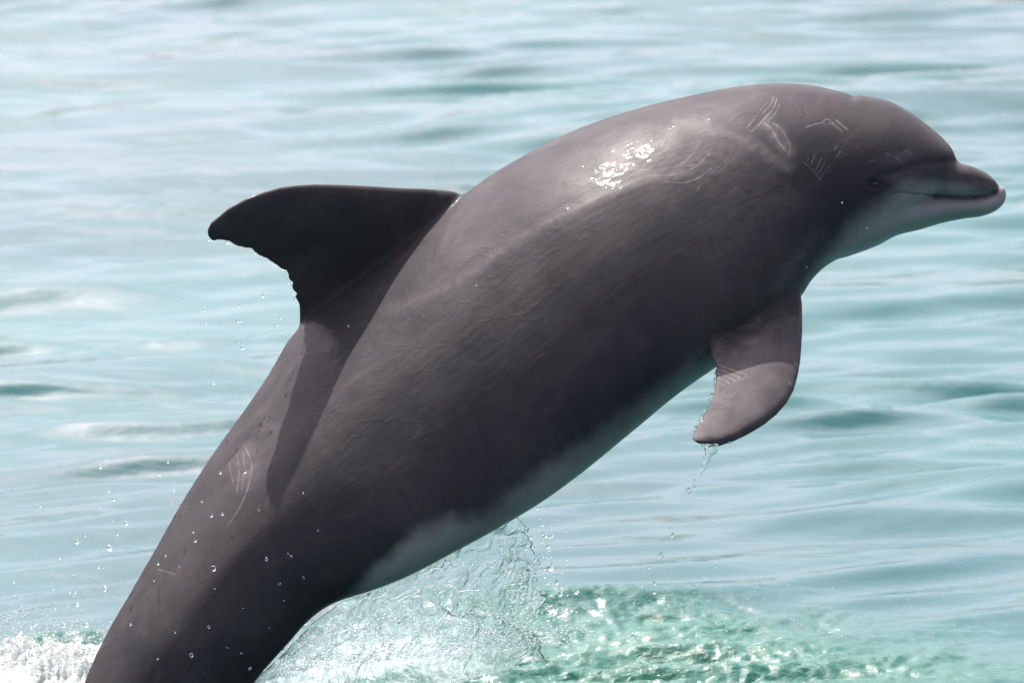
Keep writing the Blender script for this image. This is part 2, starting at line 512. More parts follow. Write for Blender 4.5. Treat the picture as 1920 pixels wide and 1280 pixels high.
def fin_depth(py):
    return -0.165-np.clip(py-585, -40, 400)/1000*1.30
def pectoral_fin():
    lead = [(1470,520),(1492,538),(1504,560),(1505,590),(1505,620),(1503,655),(1501,679),(1497,703),(1489,730),(1475,754),(1458,773),(1434,792),(1406,809),(1379,823),(1351,832.6),(1331,835)]
    trail = [(1330,575),(1345,606),(1337,620),(1332,633),(1332,650),(1333,664),(1337,676),(1343,686),(1340,697),(1342,708),(1340,723),(1337,740),(1332,752),(1324,768),(1315,785),(1308,797),(1300,811),(1297,821),(1302,828)]
    a = resample(lead, 120); b = resample(trail, 120)
    L = np.array([P(x, y, fin_depth(y)+0.006) for x, y in a]); T = np.array([P(x, y, fin_depth(y)) for x, y in b])
    s = np.linspace(0, 1, 120)
    th = 0.007+0.017*(1-s)+0.016*np.exp(-s/0.1)
    th *= np.sqrt(np.clip((1.004-s)*16, 0, 1))
    nn = np.array([0, -1, 1.3]); nn = nn/np.linalg.norm(nn)
    return loft_fin(L, T, th, np.tile(nn, (120, 1)), blunt=0.002)
def far_pectoral_fin():
    # laid back along the far flank, hidden from the near side
    n = 60; s = np.linspace(0, 1, n)
    root_l = np.array([0.42, 0.12, 0.12]); root_t = np.array([0.31, 0.14, 0.05])
    tip = np.array([0.06, 0.42, 0.02])
    L = root_l+(tip-root_l)*s[:, None]+np.array([0.03, 0.05, 0.0])*np.sin(np.pi*s)[:, None]
    T = root_t+(tip-root_t)*s[:, None]-np.array([0.0, 0.02, 0.01])*np.sin(np.pi*s)[:, None]
    th = (0.007+0.017*(1-s))*np.sqrt(np.clip((1.004-s)*16, 0, 1))
    nn = np.cross(tip-root_l, root_t-root_l); nn /= np.linalg.norm(nn)
    return loft_fin(L, T, th, np.tile(nn, (n, 1)))
def flukes():
    ax = P(52, 1745)-P(66, 1620); ax /= np.linalg.norm(ax)
    c0 = P(70, 1670); out = []
    n = 80; s = np.linspace(-1, 1, n); e = np.abs(s)
    L = c0+ax*(0.26*e**1.2)[:, None]+np.stack([0*s, 0.36*s, 0*s], -1)
    T = c0+ax*(0.17+0.10*e**0.7)[:, None]+np.stack([0*s, 0.36*s, 0*s], -1)
    T[:] += ax*(-0.02*np.exp(-(s/0.06)**2))[:, None]
    th = (0.006+0.02*(1-e))*np.sqrt(np.clip((1.004-e)*12, 0, 1))
    nn = np.cross(ax, [0, 1, 0]); nn /= np.linalg.norm(nn)
    return loft_fin(L, T, th, np.tile(nn, (n, 1)))

VOX = 0.0026
YAW = 0.19
def build_dolphin():
    shells = [loft_sections(BODY, 260, 120), loft_sections(UPPER, 60, 64), loft_sections(LOWER, 70, 64),
              dorsal_fin(), pectoral_fin(), far_pectoral_fin(), flukes()]
    V = []; F = []; k = 0
    for v, f in shells:
        V += [tuple(q) for q in v]; F += [tuple(int(i)+k for i in g) for g in f]; k += len(v)
    me = bpy.data.meshes.new('shells'); me.from_pydata(V, [], F); me.update()
    bm = bmesh.new(); bm.from_mesh(me)
    # consistent outward normals for each shell
    bmesh.ops.recalc_face_normals(bm, faces=bm.faces); bm.to_mesh(me); bm.free()
    tmp = bpy.data.objects.new('tmp', me); COL.objects.link(tmp)
    md = tmp.modifiers.new('r', 'REMESH'); md.mode = 'VOXEL'; md.voxel_size = VOX; md.adaptivity = 0
    dg = bpy.context.evaluated_depsgraph_get()
    me2 = bpy.data.meshes.new_from_object(tmp.evaluated_get(dg))
    bpy.data.objects.remove(tmp); bpy.data.meshes.remove(me)
    n = len(me2.vertices); co = np.empty(n*3, np.float32); me2.vertices.foreach_get('co', co); co = co.reshape(-1, 3).astype(float)
    ne = len(me2.edges); ed = np.empty(ne*2, np.int32); me2.edges.foreach_get('vertices', ed); ed = ed.reshape(-1, 2)
    deg = np.bincount(ed.ravel(), minlength=n).astype(float)[:, None]
    def lap(c):
        s = np.zeros_like(c)
        for k in range(3):
            s[:, k] = np.bincount(ed[:, 0], c[ed[:, 1], k], n)+np.bincount(ed[:, 1], c[ed[:, 0], k], n)
        return s/deg-c
    def pxy(c):
        s = 1+c[:, 1]/DIST
        return c[:, 0]/s*1000+960, 640-c[:, 2]/s*1000
    px, py = pxy(co)
    def seg_dist(px, py, line):
        line = np.asarray(line, float); d = np.full(len(px), 1e9)
        for a, b in zip(line[:-1], line[1:]):
            ab = b-a; L2 = (ab**2).sum()+1e-9
            t = np.clip(((px-a[0])*ab[0]+(py-a[1])*ab[1])/L2, 0, 1)
            d = np.minimum(d, np.hypot(px-a[0]-t*ab[0], py-a[1]-t*ab[1]))
        return d
    # Taubin smoothing everywhere, more of it where fins and jaws join the body
    join = np.zeros(n)
    joinlines = [([(557,600),(620,548),(700,478),(780,415),(850,368),(872,358)], 26, .05),
                 ([(1793,306),(1785,322),(1760,330),(1700,335),(1650,335)], 16, .2),
                 ([(1337,612),(1412,596),(1450,570),(1500,545)], 16, .3),
                 ([(1650,400),(1640,440),(1600,470),(1570,490)], 40, .3)]
    for ln, rad, yr in joinlines:
        join = np.maximum(join, sstep(rad*1.6, rad*.5, seg_dist(px, py, ln)))
    join = np.maximum(join, 0.8*sstep(1740, 1660, px)*sstep(1540, 1580, px))
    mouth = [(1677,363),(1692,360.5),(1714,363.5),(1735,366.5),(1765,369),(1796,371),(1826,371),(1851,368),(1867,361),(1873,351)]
    keep = sstep(9, 3, seg_dist(px, py, mouth))*sstep(1690, 1710, px)
    w = (join*(1-keep))[:, None]
    for it in range(46):
        co += lap(co)*0.55*w
    for it in range(7):
        co += lap(co)*0.5
        co -= lap(co)*0.52
    me2.vertices.foreach_set('co', co.astype(np.float32).ravel()); me2.update()

    # ---- markings (polylines in side-view millimetres)
    def z1(*p): return [(1400+a/3.283, 130+b/3.283) for a, b in p]
    def z2(*p): return [(1200+a/2.91, 500+b/2.91) for a, b in p]
    def z4(*p): return [(a/3.048, 860+b/3.048) for a, b in p]
    def z7(*p): return [(860+a/2.743, 130+b/2.743) for a, b in p]
    def z8(*p): return [(560+a/2.56, 400+b/2.56) for a, b in p]
    scars = [  # line, width mm, strength
     (z1((165,170),(150,210),(100,265)),1.2,.6),(z1((185,180),(165,235),(110,300),(30,380)),1.2,.7),(z1((200,210),(180,260),(130,320)),1.1,.45),
     (z1((45,310),(0,360)),1.5,.5),(z1((110,330),(150,360),(190,430),(240,495),(260,520)),1.8,.55),(z1((160,325),(210,360),(250,420),(270,480),(255,525)),1.8,.4),
     (z1((365,353),(420,335),(465,325),(495,303),(540,335),(590,380)),1.4,.65),(z1((550,310),(585,340),(622,370)),1.4,.8),(z1((480,340),(520,330),(545,350)),3,.3),
     (z1((345,565),(400,610),(455,680)),1.3,.6),(z1((385,540),(370,570)),1.2,.55),(z1((420,530),(395,590)),1.3,.6),(z1((460,545),(430,620)),1.2,.5),
     (z1((495,545),(470,600),(440,640)),1.3,.6),(z1((510,590),(480,630),(455,670)),1.2,.5),(z1((555,470),(540,495)),1.2,.6),(z1((580,500),(555,540)),1.3,.6),
     (z1((860,515),(920,540),(960,580)),2,.35),(z1((950,520),(990,500),(1015,530)),2,.3),(z1((755,565),(790,560)),3,.25),
     (z7((880,515),(1000,520),(1120,500),(1200,440),(1245,365)),1.6,.32),(z7((980,550),(1100,545),(1220,500),(1290,430)),2.2,.3),
     (z7((1070,580),(1150,585),(1230,560),(1300,510)),1.8,.42),(z7((1290,540),(1340,500),(1400,440)),1.4,.3),(z7((1310,545),(1360,505),(1420,450)),1.4,.25),
     (z7((310,465),(260,520),(210,570)),1.2,.5),(z7((290,465),(220,530),(160,590)),1.2,.5),(z7((240,490),(170,550)),1.2,.3),
     (z7((970,215),(1000,240)),1.3,.4),(z7((985,210),(1015,235)),1.3,.4),(z7((1150,500),(1215,490)),1.6,.35),
     (z7((1475,300),(1610,140)),1.0,.25),(z7((1240,600),(1225,625)),2,.3),(z7((1385,640),(1430,610),(1455,640)),1.5,.2),
     (z2((430,535),(520,565),(580,590),(560,612)),1.5,.6),(z2((425,555),(500,585),(545,600),(530,614)),1.4,.55),(z2((420,577),(480,600),(520,620),(508,630)),1.4,.55),
     (z2((415,600),(470,620),(490,638)),1.4,.5),(z2((430,630),(458,645)),1.3,.4),(z2((395,380),(430,455)),1.3,.35),(z2((412,375),(440,440)),1.2,.3),(z2((430,370),(450,405)),1.2,.25),
     (z2((850,525),(868,540)),3,.5),(z2((640,280),(655,300)),3,.3),(z2((815,625),(825,640)),3,.35),
     (z4((885,625),(1000,658)),1.5,.55),(z4((1310,0),(1315,60),(1330,130)),1.8,.3),(z4((1350,-40),(1365,80),(1352,190)),1.8,.33),(z4((1385,-60),(1395,60),(1380,170)),1.8,.33),
     (z4((1405,-60),(1440,40),(1410,180),(1360,290),(1300,380)),1.8,.4),(z4((1290,-60),(1380,-80),(1410,-50)),2,.3),(z4((1545,190),(1510,310)),2,.12),
     ([(590,352),(640,350),(665,352),(640,356)],1.6,.25),([(545,360),(551,356)],1.6,.6),
    ]
    r = random.Random(3)
    for _ in range(26):   # faint fine rakes scattered over back and flank
        t = r.random(); bx = 420+t*1150; byy = 900-t*640+r.uniform(0, 330)
        a0 = r.uniform(-.2, 1.4); ln = r.uniform(14, 60); bend = r.uniform(-.3, .3)
        pts = [(bx+ln*u*math.cos(a0+bend*u), byy-ln*u*math.sin(a0+bend*u)) for u in (0, .33, .66, 1)]
        scars.append((pts, r.uniform(.8, 1.1), r.uniform(.05, .14)))
    scars = [([tuple(q[:2]) for q in smooth_interp(ln, 5*len(ln))] if len(ln) > 2 else ln, wd, st*.8) for ln, wd, st in scars]
    pales = [  # broad soft light bands
     (z7((1130,270),(1300,310),(1450,360),(1560,410),(1690,500)),9,.16),(z7((980,540),(1150,530),(1290,470),(1400,380)),22,.12),
     (z7((0,1100),(250,930),(500,780),(800,640),(980,580)),7,.10),(z8((420,470),(620,400),(820,290),(980,180)),6,.08),
     (z7((1340,940),(1500,780),(1640,670)),26,.10),(z7((1640,1120),(1760,960),(1860,850)),8,.10),(z1((130,340),(200,420),(250,500)),9,.22),
     ([(1878,349),(1884,354),(1886,362)],6,.9),(z1((870,530),(960,540),(1010,520)),10,.12),
     (z1((960,700),(1100,720),(1300,735),(1480,735)),11,.22),
     (z4((1320,-20),(1390,-60),(1410,100)),16,.12),
    ]
    darks = [
     (z1((590,730),(585,900),(600,960),(580,1060)),1.0,.55),(z1((655,850),(680,960),(675,1040)),1.0,.5),(z1((275,770),(275,980),(285,1120)),.9,.45),
     (z1((530,1000),(540,1060),(520,1120)),1.0,.45),(z1((320,160),(345,210),(370,290)),1.0,.35),(z1((440,660),(440,740)),.8,.25),
     (z7((1450,695),(1500,665),(1545,655)),1.4,.7),(z7((1635,605),(1665,600)),1.6,.7),(z7((1395,545),(1440,590),(1500,640)),2.5,.3),
     (z2((500,400),(520,450),(545,490)),.9,.5),
     (z4((1085,285),(1088,310)),1.8,.8),(z4((1050,345),(1052,375)),1.8,.85),(z4((1053,500),(1055,540)),1.6,.8),(z4((958,500),(960,520)),1.4,.7),
     (z4((905,715),(910,770),(912,830)),2.2,.7),(z4((1110,480),(1115,515)),1.5,.5),(z4((905,870),(915,900)),2,.5),(z4((618,1030),(605,1090)),4.5,.85),
     (z4((1210,250),(1270,270)),1.4,.5),(z4((1150,345),(1225,370)),1.2,.4),(z4((1310,430),(1335,460)),1.4,.5),(z4((1200,50),(1235,25)),1.6,.6),
     (z4((1180,130),(1260,125),(1330,140)),1.1,.35),(z4((800,740),(850,715),(920,710),(990,690)),1.2,.45),
     ([(500,742),(502,760)],2.6,.75),([(525,690),(520,705)],2,.4),([(1590,170),(1600,172),(1612,176)],2.2,.9),
     ([(727,457),(736,463)],1.0,.5),([(662,530),(668,538)],1.0,.5),([(683,505),(690,512)],1.0,.4),
     (mouth[:-1],1.1,.85),([(1662,367),(1677,363)],1.2,.5),  # mouth line: crease shadow painted into the skin colour along the groove
    ]
    # curls of water film creeping down the flank: small raised ridges
    curls = []
    def curl(x, y, sz, ang, dbl):
        base = [(-1.6,.25),(-1.0,.0),(-.62,.28),(-.4,.8),(0,1.05),(.42,.8),(.66,.22),(1.1,-.1),(1.9,-.3)]
        base = [(u+r.uniform(-.16,.16), v+r.uniform(-.1,.1)) for u, v in base]
        for k in range(dbl):
            s = sz*(1-.26*k); ca, sa = math.cos(ang), math.sin(ang)
            b2 = base if k == 0 else base[2:-2]
            pts = np.array([(x+s*(u*ca+v*sa), y+s*(-u*sa+v*ca)) for u, v in b2])
            i = np.linspace(0, len(pts)-1, 26)
            curls.append(resample(smooth_interp(pts, 26), 26))
    for k in range(30):   # long wandering film edges, nested two or three deep
        t = (k+r.random())/30
        x0 = 560+t*470+r.gauss(0, 18); y0 = 800-t*330+r.gauss(0, 48)
        ln = r.uniform(45, 150); ang = r.uniform(.05, .75); A = r.uniform(5, 13); f = r.uniform(.022, .045)
        u = np.linspace(0, ln, int(ln/1.6)); sd0 = r.uniform(0, 99)
        v = A*(1-2*np.abs(perlin(u*f, sd0, .5)))+2.2*perlin(u*.12, sd0, 3.3)+7*perlin(u*.012, sd0, 8.)
        for q in range(r.choice((1, 1, 2, 3))):
            vv = v*(1-.12*q)+3.8*q; cut = slice(int(q*len(u)*.18), len(u)-int(q*len(u)*.22))
            ca, sa = math.cos(ang), math.sin(ang)
            curls.append(np.stack([x0+u*ca+vv*sa, y0-u*sa+vv*ca], -1)[cut])
    for _ in range(26):
        t = r.random()
        curl(560+t*500+r.gauss(0, 25), 800-t*330+r.gauss(0, 50), r.uniform(5, 9), r.uniform(.0, .6), r.choice((1, 2, 2)))
    for (x, y, s, d) in ((1050,425,12,3),(1105,425,9,3),(885,545,12,3),(1005,505,10,2),(770,590,13,2),(795,585,13,1),(715,650,9,2),(760,650,11,2),(808,655,12,2),(740,690,10,2),(905,680,12,4),(820,470,9,1),(930,465,10,1),(955,490,8,2)):
        curl(x, y, s, .25, d)
    # ---- refine the mesh where fine lines run
    px, py = pxy(co); near_side = co[:, 1] < 0.012
    feat = np.zeros(n, bool)
    def boxed(line, pad, mask):
        ln = np.asarray(line); lo = ln.min(0)-pad; hi = ln.max(0)+pad
        return np.nonzero(mask & (px > lo[0]) & (px < hi[0]) & (py > lo[1]) & (py < hi[1]))[0]
    for line, wd, st in scars+darks+[(c, 1.6, 1) for c in curls]:
        idx = boxed(line, wd*2+5, near_side)
        if len(idx): feat[idx[seg_dist(px[idx], py[idx], line) < wd*2+3.5]] = True
    feat |= near_side & (np.hypot(px-1640, py-345) < 24)
    bm = bmesh.new(); bm.from_mesh(me2); bm.verts.ensure_lookup_table()
    fl = [f for f in bm.faces if feat[f.verts[0].index]]
    es = list({e for f in fl for e in f.edges})
    bmesh.ops.subdivide_edges(bm, edges=es, cuts=1, use_grid_fill=True, smooth=0.0)
    bm.to_mesh(me2); bm.free(); me2.update()
    n = len(me2.vertices); co = np.empty(n*3, np.float32); me2.vertices.foreach_get('co', co); co = co.reshape(-1, 3).astype(float)
    nor = np.empty(n*3, np.float32); me2.vertices.foreach_get('normal', nor); nor = nor.reshape(-1, 3).astype(float)
    px, py = pxy(co); near_side = co[:, 1] < 0.012
    scar = np.zeros(n); dark = np.zeros(n); pale = np.zeros(n); disp = np.zeros(n)
    def paint(dst, lines, soft):
        for line, wd, st in lines:
            idx = boxed(line, wd*3+2, near_side)
            if not len(idx): continue
            d = seg_dist(px[idx], py[idx], line)
            dst[idx] = np.maximum(dst[idx], st*np.exp(-(d/(wd*soft))**2)*np.clip(.75+.6*perlin(px[idx]/14, py[idx]/14, 3.1), .2, 1))
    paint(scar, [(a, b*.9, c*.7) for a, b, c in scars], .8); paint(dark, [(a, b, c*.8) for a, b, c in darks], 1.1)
    for q in pales: paint(pale, [q], 1.6)
    for line in curls:
        idx = boxed(line, 8, near_side)
        if not len(idx): continue
        d = seg_dist(px[idx], py[idx], line)
        disp[idx] = np.maximum(disp[idx], 0.00016*np.exp(-(d/1.7)**2))
    disp -= 0.0018*np.clip(sum(np.exp(-(seg_dist(px, py, mouth[:-1])/2.4)**2) for _ in (0,)), 0, 1)*(px > 1660)*(px < 1872)
    for line, wd, st in darks[:6]: disp -= 0.0008*st*np.exp(-(seg_dist(px, py, line)/1.6)**2)*near_side
    # eye: a hollow with puffy lids (both sides)
    de = np.hypot((px-1640)/1.25, py-346)
    disp += -0.006*np.exp(-(de/8)**2)+0.0012*np.exp(-((de-15)/6)**2)
    dark = np.maximum(dark, .82*np.exp(-(de/10.5)**2)); 
    dark = np.maximum(dark, .66*np.exp(-(np.hypot((px-1641)/1.35, py-347)/19)**2))
    # shadow under the melon margin, painted dark from eye to crease, soft crease along the jaw gape
    melon_shade = [(1650,331),(1674,323),(1705,311),(1735,305),(1785,303)]
    ds = seg_dist(px, py, melon_shade)
    dark = np.maximum(dark, .34*np.exp(-(ds/9)**2)); disp -= 0.003*np.exp(-(ds/8)**2)*(np.abs(co[:, 1]) > .02)
    # skin folds behind the jaw, slight large-scale unevenness of the flank
    disp += 0.0025*fbm(co[:, 0]*3.2, co[:, 1]*3.2, co[:, 2]*3.2, 3)
    lat = z7((0,1100),(250,930),(500,780),(800,640),(980,580),(1150,560))
    dl = seg_dist(px, py, lat); disp += near_side*(0.0009*np.exp(-(dl/12)**2))
    # upper wrist of the flipper, blowhole dimple
    disp -= 0.004*np.exp(-(np.hypot(px-1600, (py-176))/10)**2)
    co += nor*disp[:, None]
    co0 = co.copy()
    s1 = 1+co[:, 1]/DIST; y2 = co[:, 1]+YAW*co[:, 0]; s2 = 1+y2/DIST   # the head points a little away
    co = np.stack([co[:, 0]/s1*s2, y2, co[:, 2]/s1*s2], -1)
    me2.vertices.foreach_set('co', co.astype(np.float32).ravel())
    # belly countershading: signed height below a wandering line, soft at the edge
    bl = np.array([(300,1330),(470,1265),(600,1155),(640,1118),(700,1052),(745,1004),(790,968),(845,948),(900,950),(960,915),(1020,868),(1100,828),(1200,755),(1290,688),(1350,650),(1420,640),(1500,545),(1560,455),(1610,400),(1660,372),(1700,345),(1745,340),(1790,346),(1830,356),(1873,362),(1900,360)], float)
    edge = np.interp(px, bl[:, 0], bl[:, 1])+18*np.exp(-((px-830)/150)**2)+9*perlin(px/40, py/40, 1.5)+5*perlin(px/15, py/15, 2.5)
    soft = np.interp(px, [300,600,700,850,950,1100,1350,1600,1750,1900],[30,24,34,42,46,52,70,60,26,14])
    belly = sstep(-0.5, 1.0, (py-edge)/soft)
    fin = (py > 592) & (px > 1290) & (px < 1512) & (np.abs(co0[:, 1]-fin_depth(py)) < .032) & ((px-1337)*0.36+(py-622) > -4) & (px > np.interp(py, [600,620,650,664,676,686,697,708,723,740,752,768,785,797,811,830], [1345,1337,1332,1333,1337,1343,1340,1342,1340,1337,1332,1324,1315,1308,1300,1290])-2)
    belly[fin] = 0.0
    belly *= 1-near_side*np.exp(-(((px-1455)/112)**2+((py-582)/72)**2)**1.8)
    amt = np.interp(px, [300,620,700,900,1100,1400,1560,1700,1900],[0,.0,.60,.56,.60,.72,.60,.55,.55])
    belly *= amt
    belly = np.maximum(belly, 0.65*sstep(0.0, 1.0, 1-np.abs(co0[:, 1])/0.12)*sstep(edge+30, edge+90, py)*(px > 640))
    fp = fin & True
    pale[fp] = np.maximum(pale[fp], 0.10*(0.6+0.6*fbm(px[fp]/45, py[fp]/45, 2.0, 3)))
    wet = np.exp(-(((px-1405)/33)**2+((py-622-0.06*(px-1405))/9)**2)**2)*fin
    wet2 = np.exp(-(((px-1457)/10)**2+((py-619)/4)**2)**2)*fin
    dark = np.maximum(dark, .45*np.maximum(wet, wet2))
    film = sstep(1150, 950, px)*sstep(.25, .6, 0.5+0.6*perlin(px/70, py/70, 6.0))*near_side*0.55
    film[(px < 560) & (py < 600)] = 0
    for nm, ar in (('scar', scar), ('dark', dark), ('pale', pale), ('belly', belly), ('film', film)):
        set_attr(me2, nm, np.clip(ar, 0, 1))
    me2.polygons.foreach_set('use_smooth', np.full(len(me2.polygons), True)); me2.update()
    me2.name = 'dolphin_body'
    root = bpy.data.objects.new('dolphin', None); COL.objects.link(root)
    root.location = ROOT_LOC; root.rotation_euler = (-PITCH, 0, 0); root.empty_display_size = .2
    tag(root, 'dark grey bottlenose dolphin leaping out of the water, scarred back and ragged dorsal fin', 'dolphin')
    link('body', me2, M_SKIN, root)
    # eyes
    for side in (-1, 1):
        sel = (np.hypot(px-1640, py-346) < 5) & (np.sign(co0[:, 1]) == side)
        c = co[sel].mean(0) if sel.any() else P(1640, 346, side*0.13)
        bm = bmesh.new(); bmesh.ops.create_uvsphere(bm, u_segments=24, v_segments=16, radius=0.0105)
        for v in bm.verts: v.co.x *= 1.15
        for f in bm.faces: f.smooth = True
        e = bpy.data.meshes.new('eye'); bm.to_mesh(e); bm.free()
        eo = link('eye', e, M_EYE, root); eo.location = Vector(c)-Vector((0, side*0.0085, 0))
    print('dolphin verts', n)
    return root
build_dolphin()

# ------------------------------------------------------------------ splash
def sheet(name, label, rows_top, rows_bot, depth0, depth1, aer, seed, amp=0.012, cat='splash', nx=240, ny=140, ragtop=0.0):
    """closed thin skin of water hanging between two edge lines (side-view mm)"""
    T = resample(rows_top, nx); B = resample(rows_bot, nx)
    v = np.linspace(0, 1, ny)[:, None, None]
    G = T[None]*(1-v)+B[None]*v
    gx, gy = G[..., 0].copy(), G[..., 1].copy()
    ur = np.linspace(0, 1, nx)[None]; rg = sstep(.80, 1.0, ur)
    gx += rg*(20*fbm(gy/34, 0*gy+seed, 1.5, 3)+8*perlin(gy/9, 0*gy+seed, 4.4)); gy += rg*14*fbm(gx/40, gy/40, seed, 2)
    gy += ragtop*(1-v[..., 0])*(26*fbm(gx/60, 0*gx+seed, 3.5, 4)-6)
    vv = np.broadcast_to(v[..., 0], gx.shape); uu = np.linspace(0, 1, nx)[None]+0*gx
    dep = depth0+(depth1-depth0)*vv
    q = fbm(gx/120, gy/120, seed, 2)
    wob = amp*(1.2*fbm(gx/70+q, gy/95-q, seed+3, 3)+0.8*(1-2*np.abs(fbm(gx/26+2*q, gy/40, seed+8, 2))))
    dep = dep+wob
    edge = np.minimum(np.minimum(uu, 1-uu)*14, np.minimum(vv, 1-vv)*9); edge = np.sqrt(np.clip(edge, 0, 1))
    thick = (0.0012+0.0022*np.clip(0.5+fbm(gx/40+q, gy/60, seed+5, 2), 0, 2))*edge
    bead = np.exp(-((1-uu)/0.012)**2)*0.003*(vv < .97)
    def pts(d):
        s = 1+d/DIST
        return np.stack([(gx-960)/1000*s, d, (640-gy)/1000*s], -1).reshape(-1, 3)
    A = pts(dep-thick-bead*edge); Bk = pts(dep+thick+bead*edge)
    i = np.arange(nx*ny).reshape(ny, nx); m = nx*ny
    F1 = np.stack([i[:-1, :-1], i[1:, :-1], i[1:, 1:], i[:-1, 1:]], -1).reshape(-1, 4)
    F2 = F1[:, ::-1]+m
    rim = np.concatenate([i[0, :], i[1:, -1], i[-1, -2::-1], i[-2:0:-1, 0]]); rn = np.roll(rim, -1)
    F3 = np.stack([rim, rn, rn+m, rim+m], -1)[:, ::-1]
    V = np.vstack([A, Bk])
    W = (V @ np.array(ROOT_M.to_3x3()).T)+np.array(ROOT_LOC)
    me = mesh_np(name, W, np.vstack([F1, F2, F3]))
    a = np.clip(aer(uu, vv, gx, gy), 0, 1); set_attr(me, 'aer', np.concatenate([a.ravel(), a.ravel()]))
    o = link(name, me, M_SHEET); tag(o, label, cat, kind='stuff')
    return o
sheet('splash_sheet', 'clear rippled curtain of water hanging under the dolphin belly',
      [(455,1292),(520,1236),(585,1168),(640,1128),(700,1108),(800,1052),(900,998),(950,975),(974,962)],
      [(470,1330),(560,1300),(650,1280),(740,1262),(820,1240),(900,1225),(960,1200),(990,1165),(1022,1100)],
      0.05, 0.28, lambda u, v, x, y: 0.08+0.28*sstep(900, 650, x)*(0.4+v*.6)-0.08*sstep(880, 960, x)+0.25*v, 11.0)
sheet('splash_sheet', 'white frothy lower fold of water where the curtain meets the sea',
      [(520,1275),(600,1225),(680,1190),(760,1165),(840,1140),(900,1150),(960,1180),(1000,1200)],
      [(520,1360),(600,1345),(700,1320),(780,1300),(860,1280),(930,1262),(980,1240),(1030,1235)],
      0.10, 0.20, lambda u, v, x, y: 0.18+0.25*v-.15*sstep(.6, 1, u), 31.0, amp=0.02, ragtop=1.0)

def ball(r=1.0, sub=2):
    bm = bmesh.new(); bmesh.ops.create_icosphere(bm, subdivisions=sub, radius=r)
    for f in bm.faces: f.smooth = True
    me = bpy.data.meshes.new('water_droplet'); bm.to_mesh(me); bm.free(); return me
DROP_MESHES = []
for k in range(4):
    me = ball(0.001, 3); c = np.empty(len(me.vertices)*3, np.float32); me.vertices.foreach_get('co', c); c = c.reshape(-1, 3)
    u = c/0.001; c *= (1+0.16*perlin(u[:, 0]*1.3+k*5, u[:, 1]*1.3, u[:, 2]*1.3))[:, None]
    c[:, 2] *= (1.0, 1.15, .9, 1.05)[k]; me.vertices.foreach_set('co', c.ravel()); me.update(); me.materials.append(M_DROP)
    DROP_MESHES.append(me)

